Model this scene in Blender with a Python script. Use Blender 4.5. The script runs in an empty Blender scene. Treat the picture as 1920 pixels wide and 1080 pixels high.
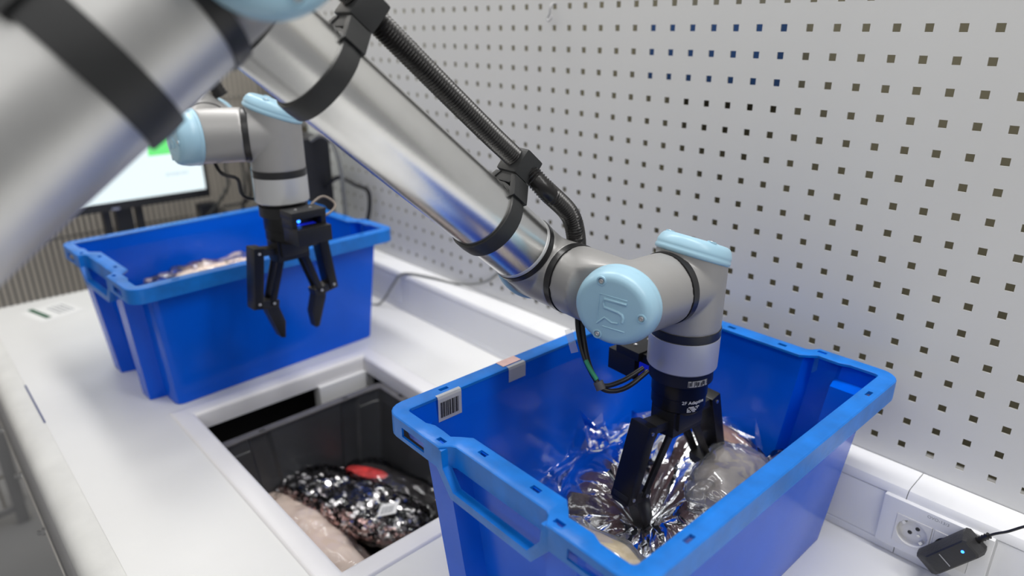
import bpy, bmesh, math, random
from mathutils import Vector, Matrix, noise
random.seed(7)
V = Vector
S = bpy.context.scene
COL = S.collection

# ------------------------------------------------------------------ camera
cam_d = bpy.data.cameras.new('camera')
cam = bpy.data.objects.new('camera', cam_d)
COL.objects.link(cam)
cam_d.sensor_width = 36.0
cam_d.lens = 23.945
cam_d.clip_start = 0.02
RX = V((0.68078, 0.73249, 0.00089))
DN = V((0.26069, -0.24116, -0.93482))
FW = V((-0.68453, 0.63664, -0.35513))
M = Matrix.Identity(4)
for i in range(3):
    M[i][0] = RX[i]; M[i][1] = -DN[i]; M[i][2] = -FW[i]
M.translation = V((0.53935, -0.99883, 0.70768))
cam.matrix_world = M
cam_d.dof.use_dof = True
cam_d.dof.focus_distance = 0.84
cam_d.dof.aperture_fstop = 2.4
S.camera = cam

# ------------------------------------------------------------------ light
w = bpy.data.worlds.new('room_light')
S.world = w
w.use_nodes = True
w.node_tree.nodes['Background'].inputs[0].default_value = (0.98, 0.985, 1.0, 1)
w.node_tree.nodes['Background'].inputs[1].default_value = 0.24

def area(name, loc, rot, sx, sy, power, col=(1, 1, 1)):
    l = bpy.data.lights.new(name, 'AREA')
    l.shape = 'RECTANGLE'; l.size = sx; l.size_y = sy; l.energy = power; l.color = col
    o = bpy.data.objects.new(name, l)
    o.location = loc; o.rotation_euler = rot
    COL.objects.link(o)
    return o
for lx in (-2.6, -1.1, 0.4, 1.9):
    for ly, lp in ((-0.20, 17.0), (-1.3, 4.0), (-2.6, 7.5)):
        area('ceiling_light', (lx, ly, 2.0), (0, 0, 0), 1.2, 0.26, lp, (1.0, 0.985, 0.96))

S.view_settings.view_transform = 'Standard'
S.view_settings.look = 'None'
S.view_settings.gamma = 1.0
S.view_settings.use_curve_mapping = False
S.view_settings.exposure = 0.0

# ------------------------------------------------------------------ materials
def mat(name, col, rough=0.5, metal=0.0, bump=0.0, bscale=60, var=0.0, vscale=8, spec=None, emit=None, estr=0, coat=0, stretch=None):
    m = bpy.data.materials.new(name)
    m.use_nodes = True
    nt = m.node_tree
    p = nt.nodes['Principled BSDF']
    p.inputs['Base Color'].default_value = (*col, 1)
    p.inputs['Roughness'].default_value = rough
    p.inputs['Metallic'].default_value = metal
    if spec is not None: p.inputs['Specular IOR Level'].default_value = spec
    if coat: p.inputs['Coat Weight'].default_value = coat
    if emit:
        p.inputs['Emission Color'].default_value = (*emit, 1)
        p.inputs['Emission Strength'].default_value = estr
    tc = nt.nodes.new('ShaderNodeTexCoord')
    src = tc.outputs['Object']
    if stretch:
        mp = nt.nodes.new('ShaderNodeMapping')
        mp.inputs['Scale'].default_value = stretch
        nt.links.new(src, mp.inputs[0]); src = mp.outputs[0]
    if var:
        n = nt.nodes.new('ShaderNodeTexNoise'); n.inputs['Scale'].default_value = vscale; n.inputs['Detail'].default_value = 6
        nt.links.new(src, n.inputs['Vector'])
        r = nt.nodes.new('ShaderNodeValToRGB')
        r.color_ramp.elements[0].position = 0.3; r.color_ramp.elements[1].position = 0.7
        r.color_ramp.elements[0].color = (*[max(0, c * (1 - var)) for c in col], 1)
        r.color_ramp.elements[1].color = (*[min(1, c * (1 + var)) for c in col], 1)
        nt.links.new(n.outputs['Fac'], r.inputs[0])
        nt.links.new(r.outputs[0], p.inputs['Base Color'])
    if bump:
        n2 = nt.nodes.new('ShaderNodeTexNoise'); n2.inputs['Scale'].default_value = bscale; n2.inputs['Detail'].default_value = 4
        nt.links.new(src, n2.inputs['Vector'])
        b = nt.nodes.new('ShaderNodeBump'); b.inputs['Strength'].default_value = bump; b.inputs['Distance'].default_value = 0.002
        nt.links.new(n2.outputs['Fac'], b.inputs['Height'])
        nt.links.new(b.outputs[0], p.inputs['Normal'])
    return m

def film_mat(name, tint=(1, 1, 1), base=0.10, rough=0.07, milky=0.0, ior=1.5):
    m = bpy.data.materials.new(name)
    m.use_nodes = True
    nt = m.node_tree; nt.nodes.clear()
    out = nt.nodes.new('ShaderNodeOutputMaterial')
    tr = nt.nodes.new('ShaderNodeBsdfTransparent'); tr.inputs[0].default_value = (*tint, 1)
    gl = nt.nodes.new('ShaderNodeBsdfGlossy'); gl.inputs['Roughness'].default_value = rough
    gl.inputs[0].default_value = (0.95, 0.97, 1, 1)
    df = nt.nodes.new('ShaderNodeBsdfDiffuse'); df.inputs[0].default_value = (0.8, 0.82, 0.85, 1)
    lw = nt.nodes.new('ShaderNodeFresnel'); lw.inputs['IOR'].default_value = ior
    ad = nt.nodes.new('ShaderNodeMath'); ad.operation = 'ADD'; ad.inputs[1].default_value = base; ad.use_clamp = True
    nt.links.new(lw.outputs[0], ad.inputs[0])
    mx = nt.nodes.new('ShaderNodeMixShader'); mx2 = nt.nodes.new('ShaderNodeMixShader')
    mx2.inputs[0].default_value = milky
    nt.links.new(tr.outputs[0], mx2.inputs[1]); nt.links.new(df.outputs[0], mx2.inputs[2])
    nt.links.new(ad.outputs[0], mx.inputs[0])
    nt.links.new(mx2.outputs[0], mx.inputs[1]); nt.links.new(gl.outputs[0], mx.inputs[2])
    tc = nt.nodes.new('ShaderNodeTexCoord')
    n2 = nt.nodes.new('ShaderNodeTexNoise'); n2.inputs['Scale'].default_value = 45; n2.inputs['Detail'].default_value = 3
    nt.links.new(tc.outputs['Object'], n2.inputs['Vector'])
    b = nt.nodes.new('ShaderNodeBump'); b.inputs['Strength'].default_value = 0.35; b.inputs['Distance'].default_value = 0.003
    nt.links.new(n2.outputs['Fac'], b.inputs['Height'])
    nt.links.new(b.outputs[0], gl.inputs['Normal'])
    nt.links.new(mx.outputs[0], out.inputs[0])
    return m

M_PANEL = mat('white_powder_coat', (0.67, 0.67, 0.66), 0.45, var=0.02, vscale=3, bump=0.03, bscale=300)
M_BEHIND = mat('olive_board', (0.19, 0.174, 0.118), 0.8, var=0.1)
M_TABLE = mat('white_laminate', (0.755, 0.755, 0.745), 0.34, var=0.025, vscale=5)
M_EDGE = mat('worn_white_plastic', (0.70, 0.70, 0.68), 0.4, var=0.06, vscale=14, bump=0.1, bscale=90)
M_LINER = mat('milky_plastic', (0.80, 0.79, 0.80), 0.35, var=0.02)
M_DUCT = mat('white_pvc', (0.80, 0.805, 0.82), 0.32, var=0.015)
M_SEAM = mat('dark_joint', (0.05, 0.05, 0.05), 0.8)
M_FRAME = mat('grey_steel', (0.40, 0.40, 0.41), 0.42, metal=0.15, var=0.04)
M_BRIGHT = mat('zinc_steel', (0.72, 0.72, 0.72), 0.3, metal=1.0)
M_FLOOR = mat('grey_floor', (0.33, 0.335, 0.345), 0.45, var=0.06, vscale=3)
M_WALL = mat('beige_grey_wall', (0.76, 0.71, 0.64), 0.8, var=0.08, vscale=2)
M_WIRE = mat('dull_wire', (0.30, 0.285, 0.26), 0.5, metal=0.1, var=0.1)
M_BLUE = mat('blue_plastic', (0.0002, 0.105, 0.70), 0.22, var=0.07, vscale=9, bump=0.03, bscale=220, spec=0.22)
M_BLUER = mat('scuffed_blue_plastic', (0.0005, 0.165, 0.62), 0.38, var=0.16, vscale=30, bump=0.15, bscale=140)
M_GREY = mat('charcoal_plastic', (0.045, 0.047, 0.052), 0.38, var=0.15, vscale=12)
M_GREYR = mat('worn_charcoal_plastic', (0.10, 0.097, 0.10), 0.45, var=0.2, vscale=30)
M_ALU = mat('brushed_aluminium', (0.82, 0.82, 0.805), 0.26, metal=1.0, var=0.03, vscale=40, bump=0.02, bscale=250)
M_ALU3 = mat('dull_aluminium', (0.64, 0.64, 0.63), 0.42, metal=1.0, var=0.03, vscale=40)
M_ALU2 = mat('satin_aluminium', (0.62, 0.625, 0.63), 0.36, metal=0.5, bump=0.02, bscale=300)
M_JOINT = mat('grey_painted_casting', (0.34, 0.335, 0.33), 0.40, metal=0.3, var=0.03, vscale=20, bump=0.03, bscale=400)
M_CAP = mat('light_blue_plastic', (0.36, 0.58, 0.715), 0.33, var=0.03, vscale=15)
M_BLACK = mat('black_plastic', (0.012, 0.012, 0.013), 0.38, var=0.1, vscale=30)
M_BLACKM = mat('black_anodised', (0.008, 0.008, 0.009), 0.33, metal=0.2, var=0.1, vscale=20)
M_BAND = mat('black_ring', (0.02, 0.02, 0.021), 0.3)
M_STRAP = mat('black_strap', (0.022, 0.023, 0.024), 0.45, bump=0.1, bscale=200)
M_HOSE = mat('black_hose', (0.013, 0.012, 0.012), 0.3)
M_WHITE = mat('white_label', (0.82, 0.82, 0.81), 0.5, var=0.02)
M_PINK = mat('faded_pink_paper', (0.75, 0.50, 0.47), 0.6, var=0.1, vscale=60)
M_INK = mat('dark_ink', (0.03, 0.03, 0.032), 0.6)
M_INKL = mat('grey_ink', (0.30, 0.31, 0.33), 0.6)
M_TXT = mat('white_print', (0.75, 0.75, 0.75), 0.5)
M_GREEN = mat('green_tape', (0.03, 0.32, 0.16), 0.45)
M_LED = mat('blue_led', (0.02, 0.1, 0.8), 0.3, emit=(0.03, 0.22, 1.0), estr=4)
M_LEDD = mat('violet_led_strip', (0.02, 0.03, 0.6), 0.3, emit=(0.01, 0.03, 1.0), estr=0.25)
M_REDLED = mat('orange_led', (0.8, 0.2, 0.05), 0.3, emit=(1.0, 0.25, 0.06), estr=2.5)
M_SCREEN = mat('lit_screen', (0.1, 0.1, 0.1), 0.3, emit=(0.84, 0.965, 1.0), estr=1.0)
M_SGREEN = mat('lit_green', (0.05, 0.1, 0.05), 0.3, emit=(0.16, 0.86, 0.22), estr=1.0)
M_SGREY = mat('lit_grey', (0.1, 0.1, 0.1), 0.3, emit=(0.62, 0.75, 0.80), estr=1.0)
M_MON = mat('monitor_shell', (0.010, 0.011, 0.016), 0.35)
M_CABLE = mat('grey_cable', (0.20, 0.205, 0.20), 0.5)
M_SOCK = mat('socket_white', (0.78, 0.775, 0.77), 0.25)
M_FILM = film_mat('clear_film', base=0.045, rough=0.075, ior=1.42)
M_FILM2 = film_mat('milky_film', base=0.06, rough=0.14, milky=0.14)
M_FILM3 = film_mat('thin_film', base=0.02, rough=0.09)
M_MAROON = mat('dark_maroon_cloth', (0.075, 0.042, 0.046), 0.85, var=0.5, vscale=22, bump=0.6, bscale=70)
M_BEIGE = mat('cream_cloth', (0.72, 0.60, 0.38), 0.8, var=0.12, vscale=20, bump=0.5, bscale=60)
M_SKIN = mat('nude_cloth', (0.86, 0.72, 0.64), 0.75, var=0.08, vscale=14, bump=0.4, bscale=60)
M_DUSTY = mat('dusty_rose_cloth', (0.30, 0.19, 0.155), 0.8, var=0.15, vscale=14, bump=0.4, bscale=60)
M_TAUPE = mat('taupe_cloth', (0.27, 0.23, 0.20), 0.8, var=0.25, vscale=20, bump=0.4, bscale=60)
M_BLKCLOTH = mat('black_cloth', (0.012, 0.010, 0.012), 0.7, var=0.3, vscale=30, bump=0.4)
M_RED = mat('red_print', (0.62, 0.05, 0.05), 0.5, var=0.4, vscale=40)
M_NAVY = mat('navy_box', (0.02, 0.04, 0.16), 0.5)
M_SEQ = mat('silver_sequin', (0.78, 0.76, 0.78), 0.2, metal=1.0)
M_SEQD = mat('dark_sequin', (0.05, 0.045, 0.05), 0.2, metal=0.8)
M_SEQP = mat('rose_sequin', (0.62, 0.42, 0.40), 0.25, metal=0.8)

# ------------------------------------------------------------------ helpers
def thing(name, label, cat, loc=(0, 0, 0), group=None):
    o = bpy.data.objects.new(name, None)
    o.empty_display_size = 0.05
    o.location = loc
    COL.objects.link(o)
    o['label'] = label; o['category'] = cat
    if group: o['group'] = group
    return o

def tag(o, label, cat, group=None):
    o['label'] = label; o['category'] = cat
    if group: o['group'] = group
    return o

def link(name, me, m, parent=None, label=None, kind=None):
    if m is not None and not me.materials: me.materials.append(m)
    o = bpy.data.objects.new(name, me)
    COL.objects.link(o)
    if parent is not None:
        o.parent = parent
        if parent.type == 'EMPTY':
            o.matrix_parent_inverse = Matrix.Translation(parent.location).inverted()
    if label: o['label'] = label
    if kind: o['kind'] = kind
    return o

def mesh(bm, smooth=True, angle=40):
    bmesh.ops.recalc_face_normals(bm, faces=bm.faces)
    me = bpy.data.meshes.new('m')
    bm.to_mesh(me); bm.free()
    if smooth:
        for p in me.polygons: p.use_smooth = True
        me.set_sharp_from_angle(angle=math.radians(angle))
    return me

def frame(o, z, x=None):
    z = V(z).normalized()
    if x is None:
        x = V((1, 0, 0)) if abs(z.x) < 0.9 else V((0, 1, 0))
    x = V(x); x = (x - z * x.dot(z)).normalized()
    y = z.cross(x)
    m = Matrix.Identity(4)
    for i in range(3):
        m[i][0] = x[i]; m[i][1] = y[i]; m[i][2] = z[i]
    m.translation = V(o)
    return m

def add_box(bm, cx, cy, cz, sx, sy, sz, T=None, bev=0.0, seg=2):
    r = bmesh.ops.create_cube(bm, size=1.0)
    vs = r['verts']
    for v in vs: v.co = V((cx + v.co.x * sx, cy + v.co.y * sy, cz + v.co.z * sz))
    if bev:
        es = list({e for v in vs for e in v.link_edges})
        q = bmesh.ops.bevel(bm, geom=es, offset=bev, segments=seg, affect='EDGES', profile=0.7)
        vs = list({v for f in q['faces'] for v in f.verts} | {v for v in vs if v.is_valid})
        # every vert of the connected island
        seen = set(vs); st = list(vs)
        while st:
            v = st.pop()
            for e in v.link_edges:
                u = e.other_vert(v)
                if u not in seen: seen.add(u); st.append(u)
        vs = list(seen)
    if T is not None:
        for v in vs: v.co = T @ v.co
    return vs

def box_me(cx, cy, cz, sx, sy, sz, T=None, bev=0.0, seg=2):
    bm = bmesh.new(); add_box(bm, cx, cy, cz, sx, sy, sz, T, bev, seg)
    return mesh(bm, True, 35)

def add_lathe(bm, prof, T, n=48, ex=1.0, close=True):
    """prof: list of (r, h); r==0 gives a pole"""
    rings = []
    for r, h in prof:
        if r < 1e-6:
            rings.append([bm.verts.new(T @ V((0, 0, h)))])
        else:
            rings.append([bm.verts.new(T @ V((r * ex * math.cos(2 * math.pi * i / n), r * math.sin(2 * math.pi * i / n), h))) for i in range(n)])
    for a, b in zip(rings, rings[1:]):
        for i in range(n):
            j = (i + 1) % n
            if len(a) == 1 and len(b) == 1: continue
            if len(a) == 1: bm.faces.new((a[0], b[i], b[j]))
            elif len(b) == 1: bm.faces.new((a[i], a[j], b[0]))
            else: bm.faces.new((a[i], a[j], b[j], b[i]))
    if close:
        if len(rings[0]) > 1: bm.faces.new(list(reversed(rings[0])))
        if len(rings[-1]) > 1: bm.faces.new(rings[-1])

def lathe_me(prof, T, n=48, ex=1.0, close=True, angle=40):
    bm = bmesh.new(); add_lathe(bm, prof, T, n, ex, close)
    return mesh(bm, True, angle)

def rod(bm, a, b, r, n=12):
    a = V(a); b = V(b)
    add_lathe(bm, [(r, 0), (r, (b - a).length)], frame(a, b - a), n)

def catmull(pts, per=8):
    P = [V(p) for p in pts]
    P = [P[0] * 2 - P[1]] + P + [P[-1] * 2 - P[-2]]
    out = []
    for i in range(1, len(P) - 2):
        for k in range(per):
            t = k / per
            a, b, c, d = P[i - 1], P[i], P[i + 1], P[i + 2]
            out.append(0.5 * ((2 * b) + (c - a) * t + (2 * a - 5 * b + 4 * c - d) * t * t + (3 * b - a - 3 * c + d) * t ** 3))
    out.append(P[-2])
    return out

def add_sweep(bm, pts, r, n=10, ridge=0.0, step=None):
    pts = [V(p) for p in pts]
    if step:
        # resample at a fixed step
        q = [pts[0]]; acc = 0
        for a, b in zip(pts, pts[1:]):
            L = (b - a).length; t = step - acc
            while t <= L:
                q.append(a.lerp(b, t / L)); t += step
            acc = (acc + L) % step if L else acc
            acc = L - (t - step)
        pts = q
    T0 = (pts[1] - pts[0]).normalized()
    x = T0.orthogonal().normalized()
    prev = None
    for i, p in enumerate(pts):
        t = (pts[min(i + 1, len(pts) - 1)] - pts[max(i - 1, 0)]).normalized()
        x = (x - t * x.dot(t)).normalized()
        y = t.cross(x)
        rr = r + (ridge if i % 2 else -ridge)
        ring = [bm.verts.new(p + (x * math.cos(2 * math.pi * k / n) + y * math.sin(2 * math.pi * k / n)) * rr) for k in range(n)]
        if prev:
            for k in range(n):
                j = (k + 1) % n
                bm.faces.new((prev[k], prev[j], ring[j], ring[k]))
        else: bm.faces.new(list(reversed(ring)))
        prev = ring
    bm.faces.new(prev)

def sweep_me(pts, r, n=10, ridge=0.0, step=None):
    bm = bmesh.new(); add_sweep(bm, pts, r, n, ridge, step)
    return mesh(bm, True, 80)

def add_prism(bm, poly, h0, h1, T):
    """poly: list of (x, y) extruded along local z"""
    a = [bm.verts.new(T @ V((x, y, h0))) for x, y in poly]
    b = [bm.verts.new(T @ V((x, y, h1))) for x, y in poly]
    n = len(poly)
    bm.faces.new(list(reversed(a))); bm.faces.new(b)
    for i in range(n):
        j = (i + 1) % n
        bm.faces.new((a[i], a[j], b[j], b[i]))

def prism_me(poly, h0, h1, T, bev=0.0):
    bm = bmesh.new(); add_prism(bm, poly, h0, h1, T)
    if bev: bmesh.ops.bevel(bm, geom=list(bm.edges), offset=bev, segments=2, affect='EDGES', profile=0.7)
    return mesh(bm, True, 35)

def baked(bm, voxel, smooth_it, factor=0.5):
    """union of overlapping closed shells with a soft fillet"""
    me = bpy.data.meshes.new('t'); bm.to_mesh(me); bm.free()
    o = bpy.data.objects.new('t', me); COL.objects.link(o)
    r = o.modifiers.new('r', 'REMESH'); r.mode = 'VOXEL'; r.voxel_size = voxel; r.use_smooth_shade = True
    s = o.modifiers.new('s', 'SMOOTH'); s.factor = factor; s.iterations = smooth_it
    dg = bpy.context.evaluated_depsgraph_get()
    out = bpy.data.meshes.new_from_object(o.evaluated_get(dg))
    bpy.data.objects.remove(o); bpy.data.meshes.remove(me)
    for p in out.polygons: p.use_smooth = True
    return out

def cut(me, cutters):
    """boolean difference of a closed mesh with boxes given as bmesh"""
    o = bpy.data.objects.new('t', me); COL.objects.link(o)
    cm = bpy.data.meshes.new('c'); cutters.to_mesh(cm); cutters.free()
    c = bpy.data.objects.new('c', cm); COL.objects.link(c)
    b = o.modifiers.new('b', 'BOOLEAN'); b.object = c; b.operation = 'DIFFERENCE'; b.solver = 'EXACT'
    dg = bpy.context.evaluated_depsgraph_get()
    out = bpy.data.meshes.new_from_object(o.evaluated_get(dg))
    bpy.data.objects.remove(o); bpy.data.objects.remove(c)
    for p in out.polygons: p.use_smooth = True
    out.set_sharp_from_angle(angle=math.radians(35))
    return out

def text_me(s, size, T, bend=None):
    cu = bpy.data.curves.new('t', 'FONT'); cu.body = s; cu.size = size
    cu.align_x = 'CENTER'; cu.align_y = 'CENTER'; cu.resolution_u = 3
    o = bpy.data.objects.new('t', cu); COL.objects.link(o)
    dg = bpy.context.evaluated_depsgraph_get()
    me = bpy.data.meshes.new_from_object(o.evaluated_get(dg))
    bpy.data.objects.remove(o); bpy.data.curves.remove(cu)
    bm = bmesh.new(); bm.from_mesh(me)
    r = bmesh.ops.extrude_face_region(bm, geom=list(bm.faces))
    for e in r['geom']:
        if isinstance(e, bmesh.types.BMVert): e.co.z += 0.0003
    if bend:
        for v in bm.verts:
            a = v.co.x / bend; rr = bend + v.co.z
            v.co = V((rr * math.sin(a), v.co.y, rr * math.cos(a) - bend))
    bm.transform(T)
    return mesh(bm, False)

# ------------------------------------------------------------------ structure
def struct(name, me, m):
    return link(name, me, m, kind='structure')
FZ = -0.86
bm = bmesh.new(); add_box(bm, -0.4, -1.4, FZ - 0.05, 6.0, 5.0, 0.1); struct('floor', mesh(bm, False), M_FLOOR)
bm = bmesh.new(); add_box(bm, -2.75, -1.0, 0.6, 0.06, 4.2, 3.0); struct('wall_far', mesh(bm, False), M_WALL)
bm = bmesh.new(); add_box(bm, -0.4, 0.42, 0.6, 5.0, 0.04, 3.0); struct('wall_behind_panel', mesh(bm, False), M_BEHIND)

# perforated panel wall: square holes on a 38 mm grid
def perforated():
    pitch, hole = 0.038, 0.0100
    x0, z0 = -1.444 - pitch / 2, 0.1005
    cols = 68
    rows = 31
    th = 0.0025
    bm = bmesh.new()
    ox = -38 * pitch - pitch / 2         # left border of the first cell
    oz = (0.748 - 17 * pitch) - pitch / 2
    xs = [ox]; zs = [oz]
    for c in range(cols):
        cx = ox + pitch * (c + 0.5)
        xs += [cx - hole / 2, cx + hole / 2, cx + pitch / 2]
    for r in range(rows):
        cz = oz + pitch * (r + 0.5)
        zs += [cz - hole / 2, cz + hole / 2, cz + pitch / 2]
    g = {}
    def vt(i, k, b):
        if (i, k, b) not in g: g[i, k, b] = bm.verts.new((xs[i], th if b else 0.0, zs[k]))
        return g[i, k, b]
    for i in range(len(xs) - 1):
        for k in range(len(zs) - 1):
            if i % 3 == 1 and k % 3 == 1:
                a, b, c, d = (i, k), (i + 1, k), (i + 1, k + 1), (i, k + 1)
                for p, q in ((a, b), (b, c), (c, d), (d, a)):
                    bm.faces.new((vt(*p, 0), vt(*q, 0), vt(*q, 1), vt(*p, 1)))
            else:
                bm.faces.new((vt(i, k, 0), vt(i + 1, k, 0), vt(i + 1, k + 1, 0), vt(i, k + 1, 0)))
                bm.faces.new((vt(i, k, 1), vt(i, k + 1, 1), vt(i + 1, k + 1, 1), vt(i + 1, k, 1)))
    return mesh(bm, False)
struct('wall_right', perforated(), M_PANEL)

# ------------------------------------------------------------------ work table
TX0, TX1, TYF = -1.645, 1.25, -0.885
HX0, HX1, HY0, HY1 = -0.735, -0.168, -0.664, -0.284
tb = thing('work_table', 'long white work table with a rectangular opening cut in its top', 'table', (-0.2, -0.45, FZ))
def slab(x0, x1, y0, y1, hx0, hx1, hy0, hy1, z0, z1, bev=0.0):
    bm = bmesh.new()
    X = [x0, hx0, hx1, x1]; Y = [y0, hy0, hy1, y1]
    g = {}
    def vt(i, j, k):
        if (i, j, k) not in g: g[i, j, k] = bm.verts.new((X[i], Y[j], z1 if k else z0))
        return g[i, j, k]
    for i in range(3):
        for j in range(3):
            if i == 1 and j == 1: continue
            bm.faces.new((vt(i, j, 1), vt(i + 1, j, 1), vt(i + 1, j + 1, 1), vt(i, j + 1, 1)))
            bm.faces.new((vt(i, j, 0), vt(i, j + 1, 0), vt(i + 1, j + 1, 0), vt(i + 1, j, 0)))
    def wall(a, b): bm.faces.new((vt(*a, 0), vt(*b, 0), vt(*b, 1), vt(*a, 1)))
    for i in range(3):
        wall((i, 0), (i + 1, 0)); wall((i + 1, 3), (i, 3)); wall((0, i + 1), (0, i)); wall((3, i), (3, i + 1))
    wall((1, 1), (1, 2)); wall((1, 2), (2, 2)); wall((2, 2), (2, 1)); wall((2, 1), (1, 1))
    return mesh(bm, False)
link('tabletop', slab(TX0, TX1, TYF, -0.001, HX0, HX1, HY0, HY1, -0.034, 0.0), M_TABLE, tb)
# raised plastic strips around the opening, mitred at the corners
def strip(p):
    # p: four plan corners outer a,b then inner c,d ; lip height over the table and a skirt into the hole
    a, b, c, d = [V((x, y, 0)) for x, y in p]
    inw = ((c + d) / 2 - (a + b) / 2).normalized()
    prof = [(0, 0.0002), (0.0015, 0.0022), (0.006, 0.003), (0.030, 0.003), (0.036, 0.0005), (0.039, -0.006), (0.039, -0.036), (0.0362, -0.036), (0.0362, -0.003), (0.03, 0.0003)]
    bm = bmesh.new(); R = []
    wdt = (((c + d) / 2) - ((a + b) / 2)).length
    for s, e in ((a, d), (b, c)):
        ring = []
        for t, h in prof:
            q = s.lerp(e, t / wdt); ring.append(bm.verts.new((q.x, q.y, h)))
        R.append(ring)
    n = len(prof)
    for i in range(n):
        j = (i + 1) % n
        bm.faces.new((R[0][i], R[0][j], R[1][j], R[1][i]))
    bm.faces.new(list(reversed(R[0]))); bm.faces.new(R[1])
    return mesh(bm, True, 50)
o_ = 0.036
A_, B_, C_, D_ = (HX0 - o_, HY0 - o_), (HX1 + o_, HY0 - o_), (HX1 + o_, HY1 + o_), (HX0 - o_, HY1 + o_)
a_, b_, c_, d_ = (HX0 + .003, HY0 + .003), (HX1 - .003, HY0 + .003), (HX1 - .003, HY1 - .003), (HX0 + .003, HY1 - .003)
for q in ((A_, B_, b_, a_), (B_, C_, c_, b_), (C_, D_, d_, c_), (D_, A_, a_, d_)):
    link('opening_strip', strip(q), M_LINER, tb)
# rounded front edge running along the table
bm = bmesh.new()
prof = [(-0.8851, -0.0006), (-0.900, -0.001), (-0.912, -0.003), (-0.922, -0.008), (-0.929, -0.016), (-0.932, -0.026), (-0.932, -0.036), (-0.929, -0.042), (-0.922, -0.045), (-0.91, -0.045), (-0.90, -0.042), (-0.8855, -0.034)]
R = [[bm.verts.new((x, y, z)) for y, z in prof] for x in (TX0, TX1)]
n = len(prof)
for i in range(n):
    j = (i + 1) % n
    bm.faces.new((R[0][i], R[0][j], R[1][j], R[1][i]))
bm.faces.new(list(reversed(R[0]))); bm.faces.new(R[1])
link('front_edge', mesh(bm, True, 60), M_EDGE, tb)
link('edge_joint', box_me(-1.0, -0.8853, -0.0035, 0.20, 0.003, 0.0076), M_NAVY, tb)
# far end cap
link('end_edge', box_me(TX0 - 0.004, (TYF) / 2 - 0.02, -0.018, 0.009, -TYF + 0.02, 0.036, None, 0.003), M_EDGE, tb)
# steel frame
for x in (TX0 + 0.08, -0.05, TX1 - 0.08):
    for y in (-0.86, -0.09):
        link('table_leg', box_me(x, y, (FZ - 0.034) / 2, 0.05, 0.05, -FZ - 0.034, None, 0.003), M_FRAME, tb)
link('apron_panel', box_me((TX0 + TX1) / 2, -0.895, -0.165, TX1 - TX0 - 0.05, 0.006, 0.24), M_FRAME, tb)
link('apron_rail', box_me((TX0 + TX1) / 2, -0.915, -0.172, TX1 - TX0 - 0.05, 0.04, 0.012, None, 0.002), M_FRAME, tb)
link('rail_lip', box_me((TX0 + TX1) / 2, -0.9365, -0.160, TX1 - TX0 - 0.05, 0.003, 0.014, None, 0.001), M_BRIGHT, tb)
for x in (-1.25, -1.02, -0.79, -0.62, -0.45):
    bm = bmesh.new(); add_lathe(bm, [(0.007, 0), (0.007, 0.005), (0.0045, 0.005), (0.0045, 0.012), (0, 0.012)], frame((x, -0.938, -0.158), (0, -1, 0.15)), 6)
    link('bolt', mesh(bm, True, 30), M_BRIGHT, tb)
link('shade_backing', box_me(-0.4, -0.075, -0.20, 2.2, 0.012, 0.30), M_BLACK, tb)  # added black sheet, stands in for the shade in the gap below the opening
link('side_panel', box_me(-0.93, -0.42, -0.20, 0.012, 0.70, 0.24), M_BLACK, tb)
link('lower_shelf', box_me(-0.4, -0.46, -0.3235, 1.6, 0.78, 0.02), M_FRAME, tb)
link('shelf_bracket', box_me(-0.738, -0.337, -0.072, 0.030, 0.136, 0.075, None, 0.002), M_DUCT, tb, label='light grey bracket plate under the far side of the opening')
for x in (-1.15, 0.35):
    link('cross_bar', box_me(x, -0.46, -0.06, 0.05, 0.76, 0.05), M_FRAME, tb)

# small taped paper on the far corner of the table
st = thing('label_sheet', 'small white printed sheet with a dark green mark taped at the table corner', 'label', (-1.53, -0.76, 0))
T = frame((-1.53, -0.755, 0.0004), (0, 0, 1), (0.9, 0.25, 0))
link('paper', box_me(0, 0, 0, 0.115, 0.105, 0.0006, T), M_WHITE, st)
link('green_mark', box_me(-0.012, -0.026, 0.0006, 0.10, 0.013, 0.0006, T), mat('dark_green_print', (0.02, 0.10, 0.05), 0.6), st)
for k in range(4):
    link('print_line', box_me(0.0, 0.005 + k * 0.011, 0.0005, 0.07, 0.004, 0.0005, T), M_INKL, st)

# ------------------------------------------------------------------ cable duct along the wall
du = thing('cable_duct', 'white plastic cable duct running along the foot of the perforated wall', 'cable duct', (-0.2, -0.03, 0))
def duct_piece(x0, x1):
    prof = [(0, 0.001), (-0.060, 0.001), (-0.0605, 0.0125), (-0.0585, 0.0135), (-0.0585, 0.0935), (-0.0605, 0.0945), (-0.060, 0.1005), (-0.056, 0.1065), (-0.050, 0.108), (0, 0.108)]
    bm = bmesh.new()
    R = [[bm.verts.new((x, y, z)) for y, z in prof] for x in (x0, x1)]
    n = len(prof)
    for i in range(n):
        j = (i + 1) % n
        bm.faces.new((R[0][i], R[0][j], R[1][j], R[1][i]))
    bm.faces.new(list(reversed(R[0]))); bm.faces.new(R[1])
    bmesh.ops.translate(bm, verts=bm.verts, vec=(0, -0.001, 0))
    return mesh(bm, True, 30)
for x0, x1 in ((-1.5, -0.42), (-0.4195, 0.3395), (0.3407, 1.25)):
    link('duct_length', duct_piece(x0, x1), M_DUCT, du)
for x0, x1 in ((-1.5, -0.9), (-0.8995, 0.314), (0.4505, 1.25)):
    bm = bmesh.new(); add_box(bm, (x0 + x1) / 2, -0.0600, 0.0535, x1 - x0, 0.002, 0.078, None, 0.0006)
    link('duct_cover', mesh(bm, True, 30), M_DUCT, du)
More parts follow.
